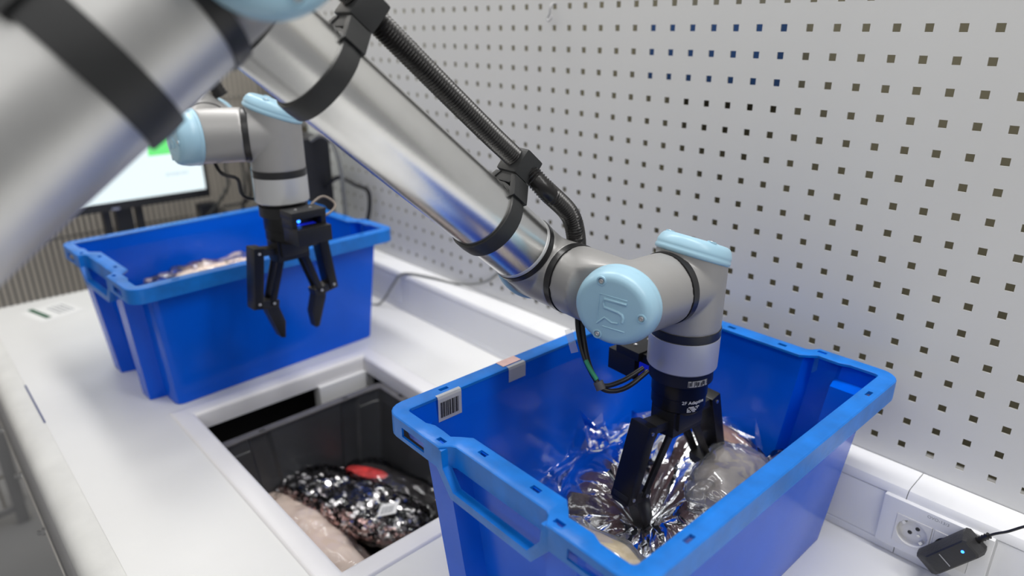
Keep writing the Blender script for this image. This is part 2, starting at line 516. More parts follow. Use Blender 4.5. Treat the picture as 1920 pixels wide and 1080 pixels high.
# socket plate
pl = thing('socket_plate', 'white twin wall socket plate marked OVO-13/3 set in the cable duct', 'socket', (0.382, -0.062, 0.055))
cbm = bmesh.new()
for cx in (0.358, 0.4055): add_box(cbm, cx, -0.066, 0.0515, 0.0452, 0.03, 0.0452)
link('plate', cut(box_me(0.3815, -0.0650, 0.0555, 0.134, 0.0085, 0.079, None, 0.003), cbm), M_DUCT, pl)
for cx in (0.358, 0.4055):
    T = frame((cx, -0.0690, 0.0515), (0, -1, 0), (1, 0, 0))
    # square insert with a round well: ring of quads plus dished floor
    bm = bmesh.new(); n = 40
    sq = []; ci = []; cb = []
    for i in range(n):
        a = 2 * math.pi * i / n
        c, s = math.cos(a), math.sin(a)
        k = 0.0222 / max(abs(c), abs(s))
        sq.append(bm.verts.new(T @ V((c * k, s * k, 0.0012)))); ci.append(bm.verts.new(T @ V((c * 0.0198, s * 0.0198, 0.0012))))
        cb.append(bm.verts.new(T @ V((c * 0.0186, s * 0.0186, -0.0078))))
    sk = [bm.verts.new(T @ V((v_.x, v_.y, -0.004))) for v_ in [T.inverted() @ q.co for q in sq]]
    for i in range(n):
        j = (i + 1) % n
        bm.faces.new((sk[i], sk[j], sq[j], sq[i]))
        bm.faces.new((sq[i], sq[j], ci[j], ci[i])); bm.faces.new((ci[i], ci[j], cb[j], cb[i]))
    bm.faces.new(cb)
    so = link('socket_insert', mesh(bm, True, 30), M_SOCK, pl)
    T = T @ Matrix.Rotation(math.radians(50), 4, 'Z')
    for hx in (-0.0065, 0.0065):
        bm = bmesh.new(); add_lathe(bm, [(0.0029, -0.0079), (0.0029, -0.0073), (0, -0.0073)], T @ Matrix.Translation((hx, 0, 0)), 14)
        link('pin_hole', mesh(bm), M_SEAM, so)
    for hy in (-0.0165, 0.0165):
        link('earth_clip', box_me(0, hy, -0.0045, 0.005, 0.004, 0.006, T), M_BRIGHT, so)
    link('centre_screw', lathe_me([(0.0022, -0.0079), (0.0022, -0.0068), (0, -0.0068)], T @ Matrix.Translation((0.001, -0.008, 0)), 12), M_BRIGHT, so)
# well of the second socket is filled by the adaptor plug
T = frame((0.384, -0.0691, 0.0885), (0, -1, 0), (1, 0, 0))
link('print', text_me('OVO-13/3', 0.0062, T), M_INKL, pl)

# ------------------------------------------------------------------ black power adaptor with cord
ad = thing('power_adaptor', 'black plug-in power adaptor with a blue light and cord in the right socket', 'power adaptor', (0.41, -0.07, 0.05))
AA = math.radians(55)
AU, AV = V((math.cos(AA), 0, math.sin(AA))), V((-math.sin(AA), 0, math.cos(AA)))
AT = frame((0.4130, -0.0640, 0.0660), (0, -1, 0), AU)      # local x along the body, y across it, z out of the wall
link('plug', lathe_me([(0.0178, -0.004), (0.0178, 0.006), (0.0165, 0.008), (0.0165, 0.012)], AT @ Matrix.Translation((-0.016, -0.002, 0)), 28), M_BLACK, ad)
bm = bmesh.new(); rings = []
for z_, ua, ub, hv in ((0.004, -0.050, 0.030, 0.0150), (0.008, -0.053, 0.0325, 0.0165), (0.022, -0.050, 0.0335, 0.0165), (0.036, -0.034, 0.0325, 0.0130), (0.0375, -0.031, 0.0305, 0.0112)):
    c_ = 0.0035
    rings.append([bm.verts.new(AT @ V((x, y, z_))) for x, y in ((ua + c_, -hv), (ub - c_, -hv), (ub, -hv + c_), (ub, hv - c_), (ub - c_, hv), (ua + c_, hv), (ua, hv - c_), (ua, -hv + c_))])
for a, b in zip(rings, rings[1:]):
    for k in range(8): bm.faces.new((a[k], a[(k + 1) % 8], b[(k + 1) % 8], b[k]))
bm.faces.new(list(reversed(rings[0]))); bm.faces.new(rings[-1])
link('body', mesh(bm, True, 25), mat('adaptor_black', (0.022, 0.022, 0.024), 0.5, bump=0.2, bscale=300), ad)
link('seam', box_me(-0.010, 0, 0.0376, 0.0012, 0.018, 0.0006, AT), M_FRAME, ad)
link('led', lathe_me([(0.0020, 0), (0.0020, 0.0008), (0, 0.0012)], AT @ Matrix.Translation((0.019, 0.001, 0.0374)), 12), M_LED, ad, label='glowing blue indicator light')
cp = AT @ V((0.032, 0.0, 0.016))
pts = catmull([cp, cp + AU * 0.018 , cp + AU * 0.035 + V((0.004, 0, 0)), cp + AU * 0.07 + V((0.03, 0, 0.01)), cp + V((0.18, -0.005, 0.08)), cp + V((0.40, -0.01, 0.03)), cp + V((0.55, -0.01, -0.06))], 8)
link('cord', sweep_me(pts, 0.0017, 8), M_BLACK, ad)
link('strain_relief', sweep_me([pts[0].lerp(pts[8], k / 9) for k in range(10)], 0.0036, 10, 0.0007), M_BLACK, ad)

# thin grey cable lying over the duct behind the boxes
o = link('thin_cable', sweep_me(catmull([(-1.02, -0.115, 0.004), (-0.97, -0.090, 0.006), (-0.93, -0.070, 0.065), (-0.90, -0.066, 0.100), (-0.87, -0.055, 0.1115), (-0.80, -0.030, 0.112), (-0.72, -0.012, 0.113), (-0.62, -0.008, 0.145), (-0.55, -0.008, 0.20), (-0.5, -0.006, 0.24)], 8), 0.0032, 8), M_CABLE)
tag(o, 'thin grey cable trailing over the white duct behind the far blue box', 'cable')

# small hook hung in the panel
hk = link('panel_hook', sweep_me(catmull([(-0.418, 0.006, 0.752), (-0.418, -0.006, 0.752), (-0.418, -0.012, 0.745), (-0.419, -0.012, 0.735), (-0.424, -0.013, 0.727), (-0.419, -0.015, 0.722), (-0.413, -0.013, 0.727), (-0.415, -0.012, 0.733)], 6), 0.0016, 8), M_FRAME)
tag(hk, 'small bent metal hook hanging in a hole of the perforated wall', 'hook')

# things seen through the holes
o = link('carton', box_me(0.45, 0.26, -0.165, 0.36, 0.10, 0.26, None, 0.004), M_DUCT); tag(o, 'pale carton glimpsed through the lowest holes of the perforated wall', 'carton')
o = link('storage_bin', box_me(-0.28, 0.335, 0.655, 0.30, 0.13, 0.16, None, 0.004), mat('behind_blue', (0.02, 0.07, 0.22), 0.5)); tag(o, 'dark blue bin glimpsed through holes high in the perforated wall', 'bin')

# ------------------------------------------------------------------ stacking boxes
def storage_box(label, W, L, h, loc, rot, m_body, m_rim, group=None, name='storage_box', cat='box', plain=False):
    root = thing(name, label, cat, loc, group)
    T = Matrix.Translation(V(loc)) @ Matrix.Rotation(rot, 4, 'Z')
    hw, hl = W / 2 - 0.019, L / 2 - 0.006
    nx, nd, rc = 0.43 * hw * 2 / 0.72 * 0.5 + 0.016, (0.007 if plain else 0.030), (0.005 if plain else 0.026)
    cx_ = W * 0.20
    def outline(filled):
        e = []
        yn = -hl + (0.005 if filled else nd)
        e += [(-hw, yn + 0.014, 1), (-hw + 0.004, yn + 0.004, 1), (-hw + 0.014, yn, 1), (-cx_ - 0.050, yn, 1), (-cx_ - 0.044, -hl, 1), (-cx_ - 0.004, -hl, 1), (-cx_ + 0.004, -hl + rc, -1)]
        e = e + [(-x, y, s) for x, y, s in reversed(e)]
        f = [(-x, -y, s) for x, y, s in e]
        return e + f
    lo, up = outline(False), outline(True)
    lo = [(x, y, -1 if i % 14 in (5, 8) else s) for i, (x, y, s) in enumerate(lo)]
    up = [(x, y, -1 if i % 14 in (5, 8) else s) for i, (x, y, s) in enumerate(up)]
    sg = lambda a: 1 if a > 0 else -1
    def loop(bm, o, t, z, ins):
        r = []
        for x, y, s in o:
            X = x - sg(x) * (0.024 * t) - sg(x) * s * ins
            Y = y - sg(y) * (0.020 * t) - sg(y) * ins
            r.append(bm.verts.new(T @ V((X, Y, z))))
        return r
    bm = bmesh.new()
    zl = h - 0.034
    loops = [loop(bm, lo, 1, 0.0, 0), loop(bm, lo, 1 - zl / h, zl, 0), loop(bm, up, 1 - zl / h, zl + 0.002, 0), loop(bm, up, 0, h - 0.002, 0),
             loop(bm, up, 0, h - 0.002, 0.003), loop(bm, up, 1 - zl / h, zl + 0.004, 0.003), loop(bm, lo, 1 - zl / h, zl + 0.002, 0.003), loop(bm, lo, 1, 0.004, 0.003)]
    n = len(lo)
    for a, b in zip(loops, loops[1:]):
        for i in range(n):
            j = (i + 1) % n
            bm.faces.new((a[i], a[j], b[j], b[i]))
    bm.faces.new(list(reversed(loops[0]))); bm.faces.new(loops[-1])
    link('body', mesh(bm, True, 28), m_body, root)
    # rim: inner and outer plan lines, matched point by point
    q = []
    W2, L2 = W / 2, L / 2
    for k in range(6):                         # corner at (-,-) arc then the short side, then mirrored
        a = math.pi + (math.pi / 2) * k / 5
        q.append(((-W2 + 0.026 + 0.026 * math.cos(a), -L2 + 0.026 + 0.026 * math.sin(a)), (-hw + 0.010 + 0.006 * math.cos(a), -hl + 0.020 + 0.006 * math.sin(a))))
    q += [((-cx_ - 0.058, -L2), (-cx_ - 0.058, -hl + 0.014)), ((-cx_ - 0.040, -L2), (-cx_ - 0.046, -hl + 0.019)), ((-cx_ - 0.022, -L2), (-cx_ - 0.030, -hl + 0.019)),
          ((-cx_ - 0.006, -L2), (-cx_ - 0.014, -hl + 0.018)), ((-cx_ + 0.002, -L2 + 0.012), (-cx_ - 0.006, -hl + 0.026)), ((-cx_ + 0.008, -L2 + 0.015), (-cx_ + 0.006, -hl + 0.036)),
          ((-cx_ + 0.018, -L2 + 0.015), (-cx_ + 0.018, -hl + 0.036))]
    if plain: q = q[:6] + [((a[0], -L2), (b[0], -hl + 0.011)) for a, b in q[6:]]
    q = q + [((-a[0], a[1]), (-b[0], b[1])) for a, b in reversed(q)]
    q = q + [((-a[0], -a[1]), (-b[0], -b[1])) for a, b in q]
    prof = lambda a, b: [(b, h - 0.0045), (b, h - 0.0008), (b.lerp(a, 0.06), h), (b.lerp(a, 0.93), h), (a, h - 0.0012), (a, h - 0.029), (a - (a - b).normalized() * 0.0028, h - 0.029), (a - (a - b).normalized() * 0.0028, h - 0.0045)]
    bm = bmesh.new(); R = []
    for a, b in q:
        R.append([bm.verts.new((p.x, p.y, z)) for p, z in prof(V((*a, 0)), V((*b, 0)))])
    m_ = len(R); k_ = len(R[0])
    for i in range(m_):
        for j in range(k_):
            a, b = R[i], R[(i + 1) % m_]; jj = (j + 1) % k_
            bm.faces.new((a[j], b[j], b[jj], a[jj]))
    bmesh.ops.recalc_face_normals(bm, faces=bm.faces)
    rim = bpy.data.meshes.new('rim'); bm.to_mesh(rim); bm.free()
    cb = bmesh.new()
    for sy in (-1, 1):
        for sx in (-1, 1):
            add_box(cb, sx * (cx_ + 0.014), sy * (L2 - 0.011), h, 0.013, 0.0065, 0.02)
            add_box(cb, sx * (cx_ - 0.038), sy * (L2 - 0.030), h, 0.013, 0.0065, 0.02)
            add_box(cb, sx * (W2 - 0.011), sy * (L2 - 0.085), h, 0.006, 0.014, 0.02)
            add_box(cb, sx * (cx_ + 0.058), sy * L2, h - 0.0165, 0.046, 0.02, 0.013)
    rim = cut(rim, cb)
    rim.transform(T)
    link('rim', rim, m_rim, root)
    # handle bars slung below the rim on both short ends
    for s in (() if plain else (-1, 1)):
        z = h
        cxo = cx_
        poly = [(-cxo - 0.011, z - 0.003), (-cxo - 0.011, z - 0.030), (-cxo + 0.014, z - 0.060), (cxo - 0.014, z - 0.060), (cxo + 0.011, z - 0.030), (cxo + 0.011, z - 0.003),
                (cxo + 0.000, z - 0.003), (cxo + 0.000, z - 0.026), (cxo - 0.019, z - 0.050), (-cxo + 0.019, z - 0.050), (-cxo, z - 0.026), (-cxo, z - 0.003)]
        F = Matrix.Identity(4); F[1][1] = 0; F[1][2] = -1; F[2][1] = 1; F[2][2] = 0   # local z -> -y
        me = prism_me(poly, s * L2 - 0.012 * (s > 0) - 0.0 , s * L2 + 0.012 * (s < 0), T @ F @ Matrix.Scale(-1, 4, V((0, 0, 1))), 0.0012)
        link('handle', me, m_rim, root)
    return root, T
near_box, NT = storage_box('large blue stacking box nearest the camera with the robot reaching into it', 0.402, 0.573, 0.265, (0.092, -0.3275, 0.0005), -0.015, M_BLUE, M_BLUER, 'blue stacking boxes')
far_box, FT = storage_box('blue stacking box at the far left behind the table opening', 0.425, 0.58, 0.272, (-0.972, -0.452, 0.0005), 0.053, M_BLUE, M_BLUER, 'blue stacking boxes')
tote, TT = storage_box('dark grey tote sunk under the rectangular table opening', 0.395, 0.58, 0.275, (-0.372, -0.476, -0.312), math.pi / 2 + 0.004, M_GREY, M_GREYR, name='grey_tote', cat='tote', plain=True)

# labels stuck over the rim of the near box (children of the box)
def rim_label(y0, y1, drop, m, bars, over):
    x_in = -0.402 / 2 + 0.019 + 0.0022
    bm = bmesh.new()
    prof = [(-0.402 / 2 + 0.002, 0.2660), (x_in - 0.0005, 0.2660), (x_in + 0.0040, 0.2655), (x_in + 0.0052, 0.262), (x_in + 0.0052, 0.256), (x_in + 0.0052 , 0.2650 - drop)]
    prof = prof[(0 if over else 1):]
    R = [[bm.verts.new(NT @ V((x, y, z))) for x, z in prof] for y in (y0, y1)]
    for i in range(len(prof) - 1):
        bm.faces.new((R[0][i], R[0][i + 1], R[1][i + 1], R[1][i]))
    r = bmesh.ops.solidify(bm, geom=list(bm.faces), thickness=0.0004)
    lab = link('label', mesh(bm, False), m, near_box, label='barcode label folded over the rim' if bars else 'blank white label folded over the rim')
    if bars:
        y = y0 + 0.004; k = 0
        while y < y1 - 0.004:
            wd = [0.0006, 0.0013, 0.0006, 0.0019, 0.0009, 0.0006, 0.0016][k % 7]
            bmb = bmesh.new(); add_box(bmb, x_in + 0.0056, y, 0.2625 - drop * 0.5 + 0.001, 0.0004, wd, drop * 0.62, NT)
            bars_.append(bmb); y += wd + [0.0009, 0.0006, 0.0014][k % 3]; k += 1
        bmj = bmesh.new()
        for b in bars_:
            me = bpy.data.meshes.new('x'); b.to_mesh(me); b.free(); bmj.from_mesh(me); bpy.data.meshes.remove(me)
        link('barcode', mesh(bmj, False), M_INK, lab)
bars_ = []
rim_label(-0.222, -0.184, 0.036, M_WHITE, True, False)
rim_label(-0.100, -0.068, 0.022, M_WHITE, False, False)
T = NT
bm = bmesh.new(); add_box(bm, -0.191, -0.086, 0.2656, 0.016, 0.034, 0.0006, T); link('torn_label', mesh(bm, False), M_PINK, near_box, label='torn pinkish paper left on the rim')

# ------------------------------------------------------------------ bagged clothes
def fbm(p, o=4):
    return noise.fractal(p, 1.0, 2.0, o)

def pillow_me(T, a, b, c, seed, lump=0.12, nu=36, nv=72, e=0.75, crumple=0.0):
    bm = bmesh.new(); rows = []
    for i in range(nu + 1):
        ph = -math.pi / 2 + math.pi * i / nu
        row = []
        for j in range(nv):
            th = 2 * math.pi * j / nv
            sp = lambda v, k: math.copysign(abs(v) ** k, v)
            x = sp(math.cos(ph), 0.9) * sp(math.cos(th), e); y = sp(math.cos(ph), 0.9) * sp(math.sin(th), e); z = math.sin(ph)
            p = V((x * a, y * b, z * c))
            q = p * 9 + V((seed * 3.1, seed, 0))
            d = 1 + lump * fbm(q * 1.2, 3)
            if crumple: d += crumple * (abs(fbm(q * 2.6, 3)) - 0.25)
            p *= d
            row.append(p)
        rows.append(row)
    V0 = bm.verts.new(T @ rows[0][0]); V1 = bm.verts.new(T @ rows[-1][0])
    R = [[bm.verts.new(T @ p) for p in r] for r in rows[1:-1]]
    for j in range(nv):
        k = (j + 1) % nv
        bm.faces.new((V0, R[0][k], R[0][j])); bm.faces.new((V1, R[-1][j], R[-1][k]))
    for r, s in zip(R, R[1:]):
        for j in range(nv):
            k = (j + 1) % nv
            bm.faces.new((r[j], r[k], s[k], s[j]))
    return mesh(bm, True, 180)

def place(x, y, z, rz=0, ry=0, rx=0):
    return Matrix.Translation((x, y, z)) @ Matrix.Rotation(rz, 4, 'Z') @ Matrix.Rotation(ry, 4, 'Y') @ Matrix.Rotation(rx, 4, 'X')

def bag(label, x, y, z, rz, a, b, c, seed, cloth, film, ry=0, rx=0, lump=0.14, group=None):
    group = group or ('bagged clothes in the near blue box' if z > 0 and x > -0.3 else 'bagged clothes in the far blue box' if z > 0 else 'bagged clothes in the grey tote')
    t = thing('bagged_garment', label, 'bagged clothes', (x, y, z - c), group)
    T = place(x, y, z, rz, ry, rx)
    link('garment', pillow_me(T, a * 0.93, b * 0.93, c * 0.9, seed, lump), cloth, t)
    if film: link('film', pillow_me(T, a * 1.02, b * 1.03, c * 1.05, seed, lump, 60, 120, 0.6, 0.16), film, t)
    return t, T

# the bag gripped by the near robot: pleats radiate from the fingertip
GX, GY, GZ = 0.089, -0.326, 0.050
def bag_reach(dx, dy):
    rx = 0.150 if dx > 0 else 0.166; ry = 0.236 if dy > 0 else 0.150
    r = 1 / math.sqrt((dx / rx) ** 2 + (dy / ry) ** 2)
    return r * (1 + 0.09 * noise.noise(V((dx * 2.2, dy * 2.2, 4.0))))

def cloth_z(x, y, f):
    k = min(1.0, f / 0.42); up_ = k * k * (3 - 2 * k)
    z = 0.034 + (0.064 if y > GY else 0.064 * max(0.35, 1 + (y - GY) / 0.09)) * up_
    z -= 0.062 * max(0, (f - 0.62) / 0.38) ** 1.5
    z += 0.022 * max(0, (y - GY) / 0.23) * f
    return max(0.006, z + 0.020 * fbm(V((x * 10, y * 10, 3)), 3) * min(1, f * 3))

def garment_me():
    nr, nt_ = 34, 110
    bm = bmesh.new(); Q = []
    cv = bm.verts.new((GX, GY, cloth_z(GX, GY, 0)))
    for i in range(1, nr + 1):
        f = i / nr; row = []
        for j in range(nt_):
            th = 2 * math.pi * j / nt_
            dx, dy = math.cos(th), math.sin(th); rad = bag_reach(dx, dy) * 0.93 * f
            x, y = GX + dx * rad, GY + dy * rad
            row.append(bm.verts.new((x, y, cloth_z(x, y, f))))
        Q.append(row)
    for j in range(nt_):
        k = (j + 1) % nt_
        bm.faces.new((cv, Q[0][j], Q[0][k]))
    Q.append([bm.verts.new((v.co.x, v.co.y, 0.005)) for v in Q[-1]])
    for r, s_ in zip(Q, Q[1:]):
        for j in range(nt_):
            k = (j + 1) % nt_
            bm.faces.new((r[j], s_[j], s_[k], r[k]))
    bm.faces.new(Q[-1])
    return mesh(bm, True, 180)

def crinkled_film(seed, nt_, lift, ends, pl_):
    """faceted film: pleats run out of the gripped point, small facets towards the rim"""
    rnd = random.Random(seed)
    bm = bmesh.new(); Q = []
    fr = [0.06, 0.2, 0.38, 0.55, 0.68, 0.78, 0.86, 0.93, 1.0, 1.06]
    ang = []; a = 0.0
    while a < 2 * math.pi - 0.03:
        ang.append(a); a += 2 * math.pi / nt_ * rnd.uniform(0.45, 1.6)
    n = len(ang)
    amp = [(rnd.uniform(0.3, 1.0) if q % 2 else -rnd.uniform(0.1, 0.55)) for q in range(n)]
    tipz = [rnd.uniform(0.0, 1.0) for q in range(n)]
    cv = bm.verts.new((GX, GY, cloth_z(GX, GY, 0) + 0.012))
    for f in fr:
        row = []
        for q in range(n):
            th = ang[q] + rnd.uniform(-1, 1) * (0.004 + 0.035 * f ** 2)
            dx, dy = math.cos(th), math.sin(th)
            g = f + rnd.uniform(-0.022, 0.022) * (f > 0.1)
            rad = bag_reach(dx, dy) * g
            x, y = GX + dx * rad, GY + dy * rad
            z = cloth_z(x, y, min(1, g)) + lift
            env = min(1, f * 4) * max(0.25, 1 - f * 0.75)
            z += pl_ * amp[q] * env * (1 + 0.4 * rnd.uniform(-1, 1)) * min(1.0, 0.4 + f * 2)
            z += rnd.uniform(-0.003, 0.003) * min(1, f * 1.6)
            if f > 0.8:
                hgt = 0.012 + ends * max(0, 0.15 - 0.62 * dx + 0.62 * dy)
                z += (f - 0.8) / 0.26 * hgt * (0.25 + tipz[q])
            row.append(bm.verts.new((x, y, max(0.008, z))))
        Q.append(row)
    for q in range(n):
        k = (q + 1) % n
        bm.faces.new((cv, Q[0][q], Q[0][k]))
    for r, s_ in zip(Q, Q[1:]):
        for q in range(n):
            k = (q + 1) % n
            if rnd.random() < 0.5:
                bm.faces.new((r[q], s_[q], s_[k])); bm.faces.new((r[q], s_[k], r[k]))
            else:
                bm.faces.new((r[q], s_[q], r[k])); bm.faces.new((s_[q], s_[k], r[k]))
    # one round of subdivision rounds the facets a little without losing the creases
    bmesh.ops.subdivide_edges(bm, edges=list(bm.edges), cuts=1, use_grid_fill=True, smooth=0.12)
    me = mesh(bm, True, 42)
    return me
gb = thing('bagged_garment', 'big crinkled clear bag with dark maroon clothes gripped by the near robot', 'bagged clothes', (GX, GY, 0.005), 'bagged clothes in the near blue box')
link('garment', garment_me(), M_MAROON, gb)
link('film', crinkled_film(5, 30, 0.007, 0.080, 0.017), M_FILM, gb)
link('film', crinkled_film(12, 44, 0.004, 0.050, 0.008), M_FILM, gb)
bag('dull taupe clothes in a glossy bag right of the near gripper', 0.160, -0.218, 0.104, 0.3, 0.052, 0.076, 0.038, 5.0, M_TAUPE, M_FILM2, ry=0.25)
bag('dusty pink folded clothes in a bag behind the near gripper', 0.085, -0.125, 0.092, -0.35, 0.105, 0.034, 0.030, 2.0, M_DUSTY, M_FILM3)
bag('cream knitted clothes in a bag at the front wall of the near box', 0.122, -0.482, 0.088, 0.03, 0.118, 0.052, 0.040, 8.0, M_BEIGE, M_FILM2, lump=0.2)
bag('dark maroon bag corner standing at the right wall of the near box', 0.192, -0.135, 0.082, 0.2, 0.026, 0.044, 0.046, 3.0, M_MAROON, M_FILM)

# far blue box: nude coloured clothes
bag('nude coloured clothes in a bag filling the far blue box', -0.985, -0.46, 0.125, 1.62, 0.215, 0.138, 0.078, 11.0, M_SKIN, M_FILM3)
bag('brown and purple bagged clothes lying at the back wall of the far blue box', -1.075, -0.50, 0.172, 1.5, 0.048, 0.030, 0.022, 12.0, M_DUSTY, M_FILM)

# grey tote: sequinned garment, nude garments and a black one
SB, ST = bag('silver and black sequinned clothes in a bag with a barcode label in the grey tote', -0.520, -0.470, -0.200, 0.36, 0.185, 0.062, 0.055, 21.0, M_BLKCLOTH, M_FILM)
def sequins(T, a, b, c, seed, lump, m, n, sd, lo, hi, band=None):
    rnd = random.Random(sd); bm = bmesh.new()
    for k in range(n):
        u = rnd.uniform(-1, 1); v_ = rnd.uniform(lo, hi)
        if band is not None and ((u * 4.2 + v_ * 1.6 + 0.25 * noise.noise(V((u * 3, v_ * 4, 1)))) % 1 < 0.5) != band: continue
        th = math.acos(max(-1, min(1, u))); ph = v_ * math.pi
        x, y, z = u, math.sin(th) * math.cos(ph), math.sin(th) * math.sin(ph)
        sp = lambda q, e: math.copysign(abs(q) ** e, q)
        p = V((sp(x, 0.85) * a, sp(y, 0.85) * b, sp(z, 0.9) * c))
        nrm = V((p.x / a ** 2, p.y / b ** 2, p.z / c ** 2)).normalized()
        q = p * 9 + V((seed * 3.1, seed, 0)); p *= 1 + lump * fbm(q * 1.2, 3)
        nn = (nrm + V((rnd.uniform(-.5, .5), rnd.uniform(-.5, .5), rnd.uniform(-.5, .5)))).normalized()
        F = T @ frame(p + nrm * 0.003, nn)
        r = rnd.uniform(0.0026, 0.0042)
        vs = [bm.verts.new(F @ V((r * math.cos(i * math.pi / 3) * 1.5, r * math.sin(i * math.pi / 3), 0))) for i in range(6)]
        bm.faces.new(vs)
    return mesh(bm, False)
link('sequins', sequins(ST, 0.184, 0.064, 0.053, 21.0, 0.14, M_SEQ, 1500, 1, 0.10, 0.98, True), M_SEQ, SB, kind='stuff')
link('sequins', sequins(ST, 0.184, 0.064, 0.053, 21.0, 0.14, M_SEQD, 1800, 2, 0.05, 0.95, False), M_SEQD, SB, label='dark sequins', kind='stuff')
link('sequins', sequins(ST, 0.184, 0.064, 0.053, 21.0, 0.14, M_SEQP, 420, 3, 0.75, 1.0), M_SEQP, SB, label='rose sequins', kind='stuff')
LT = ST @ place(0.122, -0.022, 0.0545, -1.2, 0.15, 0.35)
lb = link('barcode_label', box_me(0, 0, 0, 0.030, 0.040, 0.0006, LT), M_WHITE, SB)
bm = bmesh.new()
for k in range(9): add_box(bm, 0.002, -0.013 + k * 0.003, 0.0006, 0.017, 0.0012 if k % 3 else 0.0018, 0.0004, LT)
link('barcode', mesh(bm, False), M_INKL, lb)
bag('nude coloured clothes with glossy film along the near side of the grey tote', -0.500, -0.572, -0.215, 0.05, 0.190, 0.058, 0.055, 31.0, M_SKIN, M_FILM3)
bag('second nude coloured bag under the sequinned one in the grey tote', -0.420, -0.545, -0.250, 0.15, 0.18, 0.06, 0.040, 33.0, M_SKIN, M_FILM3)
KB, KT = bag('black clothes with a red printed patch at the far side of the grey tote', -0.490, -0.372, -0.220, 0.2, 0.16, 0.060, 0.055, 41.0, M_BLKCLOTH, M_FILM3)
link('red_patch', pillow_me(KT @ place(-0.075, -0.012, 0.046, 0.15, -0.12, 0.1), 0.055, 0.016, 0.006, 4, 0.05, 12, 24), M_RED, KB)

# ------------------------------------------------------------------ robots
def tee(P, ax, leg, r, h0, h1, leg_len, tilt=0.0, leg_r=None):
    """casting: barrel along ax from h0 (tilted lid plane, lower away from the leg) to h1, plus a leg"""
    ax = V(ax).normalized(); leg = V(leg).normalized()
    F = frame(P, ax, leg)
    bm = bmesh.new(); n = 56
    t = math.tan(tilt)
    a = []; b = []
    for i in range(n):
        th = 2 * math.pi * i / n
        x, y = r * math.cos(th), r * math.sin(th)
        a.append(bm.verts.new(F @ V((x, y, h0 - x * t)))); b.append(bm.verts.new(F @ V((x, y, h1))))
    for i in range(n):
        j = (i + 1) % n
        bm.faces.new((a[i], a[j], b[j], b[i]))
    bm.faces.new(list(reversed(a))); bm.faces.new(b)
    lr = leg_r or r
    k0 = len(bm.verts); ns = 14
    add_lathe(bm, [(lr * 0.9, -0.004)] + [(lr, leg_len * q / ns) for q in range(ns + 1)], frame(P, leg), 56)
    bm.verts.ensure_lookup_table(); Fi = F.inverted()
    for v in bm.verts[k0:]:
        c = Fi @ v.co
        if tilt and c.x < r * 1.15: c.z = max(c.z, h0 - c.x * t); v.co = F @ c
    bmesh.ops.recalc_face_normals(bm, faces=bm.faces)
    return baked(bm, 0.0022 if r < 0.05 else 0.003, 9)

def cap_frame(P, ax, leg, h0, tilt):
    ax = V(ax).normalized(); leg = V(leg).normalized()
    n = (-ax * math.cos(tilt) - leg * math.sin(tilt)).normalized()
    return frame(V(P) + ax * h0, n, -leg)

def lid(root, P, ax, leg, r, h0, tilt, th, emblem=False, e=1.0):
    F = cap_frame(P, ax, leg, h0, tilt)
    k = r / 0.047
    prof = [(r * 0.98, -0.003), (r * 1.035, -0.001), (r * 1.04, 0.003), (r * 1.015, 0.0048), (r * 1.025, 0.0062), (r * 1.02, th * 0.45), (r * 0.97, th * 0.74), (r * 0.91, th * 0.91), (r * 0.83, th * 0.985), (r * 0.74, th * 1.0), (0, th * 1.0)]
    c = link('joint_cap', lathe_me(prof, F, 64, 1 / math.cos(tilt), True, 60), M_CAP, root)
    for sx, sy in ((-0.014, 0.0345), (0.0375, -0.002), (-0.016, -0.033)):
        G = F @ Matrix.Translation((sx * k, sy * k, th * 0.94))
        link('screw_well', lathe_me([(0.0058, -0.001), (0.0058, 0.0022), (0.0042, 0.0026), (0.0040, 0.0005), (0, 0.0005)], G, 20), M_CAP, c)
        link('screw', lathe_me([(0.0036, 0.0004), (0.0036, 0.0016), (0.0026, 0.0028), (0.0013, 0.0028), (0.0011, 0.0018), (0, 0.0018)], G, 14), M_BRIGHT, c)
    if emblem:
        bm = bmesh.new()
        for pts, rr in (([(0.019, 0.0158), (-0.0147, 0.0184), (-0.0169, -0.0186)], 0.0007),
                        ([(0.0186, 0.0112), (-0.0088, 0.0131), (-0.0095, 0.0075), (-0.0085, 0.003), (0.0087, -0.0), (0.0135, -0.0022), (0.0152, -0.006), (0.0142, -0.0115)], 0.0018),
                        ([(-0.0169, -0.0186), (-0.0074, -0.0094), (0.0018, -0.0143), (0.0095, -0.0135)], 0.0013),
                        ([(-0.0098, -0.021), (0.0178, -0.0229)], 0.0008)):
            add_sweep(bm, [F @ V((x, y, th * 1.0)) for x, y in pts], rr, 8)
        link('raised_emblem', mesh(bm, True, 60), M_CAP, c)
    return c

def ring(root, P, ax, h, r, w_, name='seal_ring', m=None):
    F = frame(V(P) + V(ax).normalized() * h, ax)
    return link(name, lathe_me([(r - 0.003, -w_ / 2), (r + 0.0007, -w_ / 2), (r + 0.0007, w_ / 2), (r - 0.003, w_ / 2)], F, 64, 1, True, 30), m or M_BAND, root)

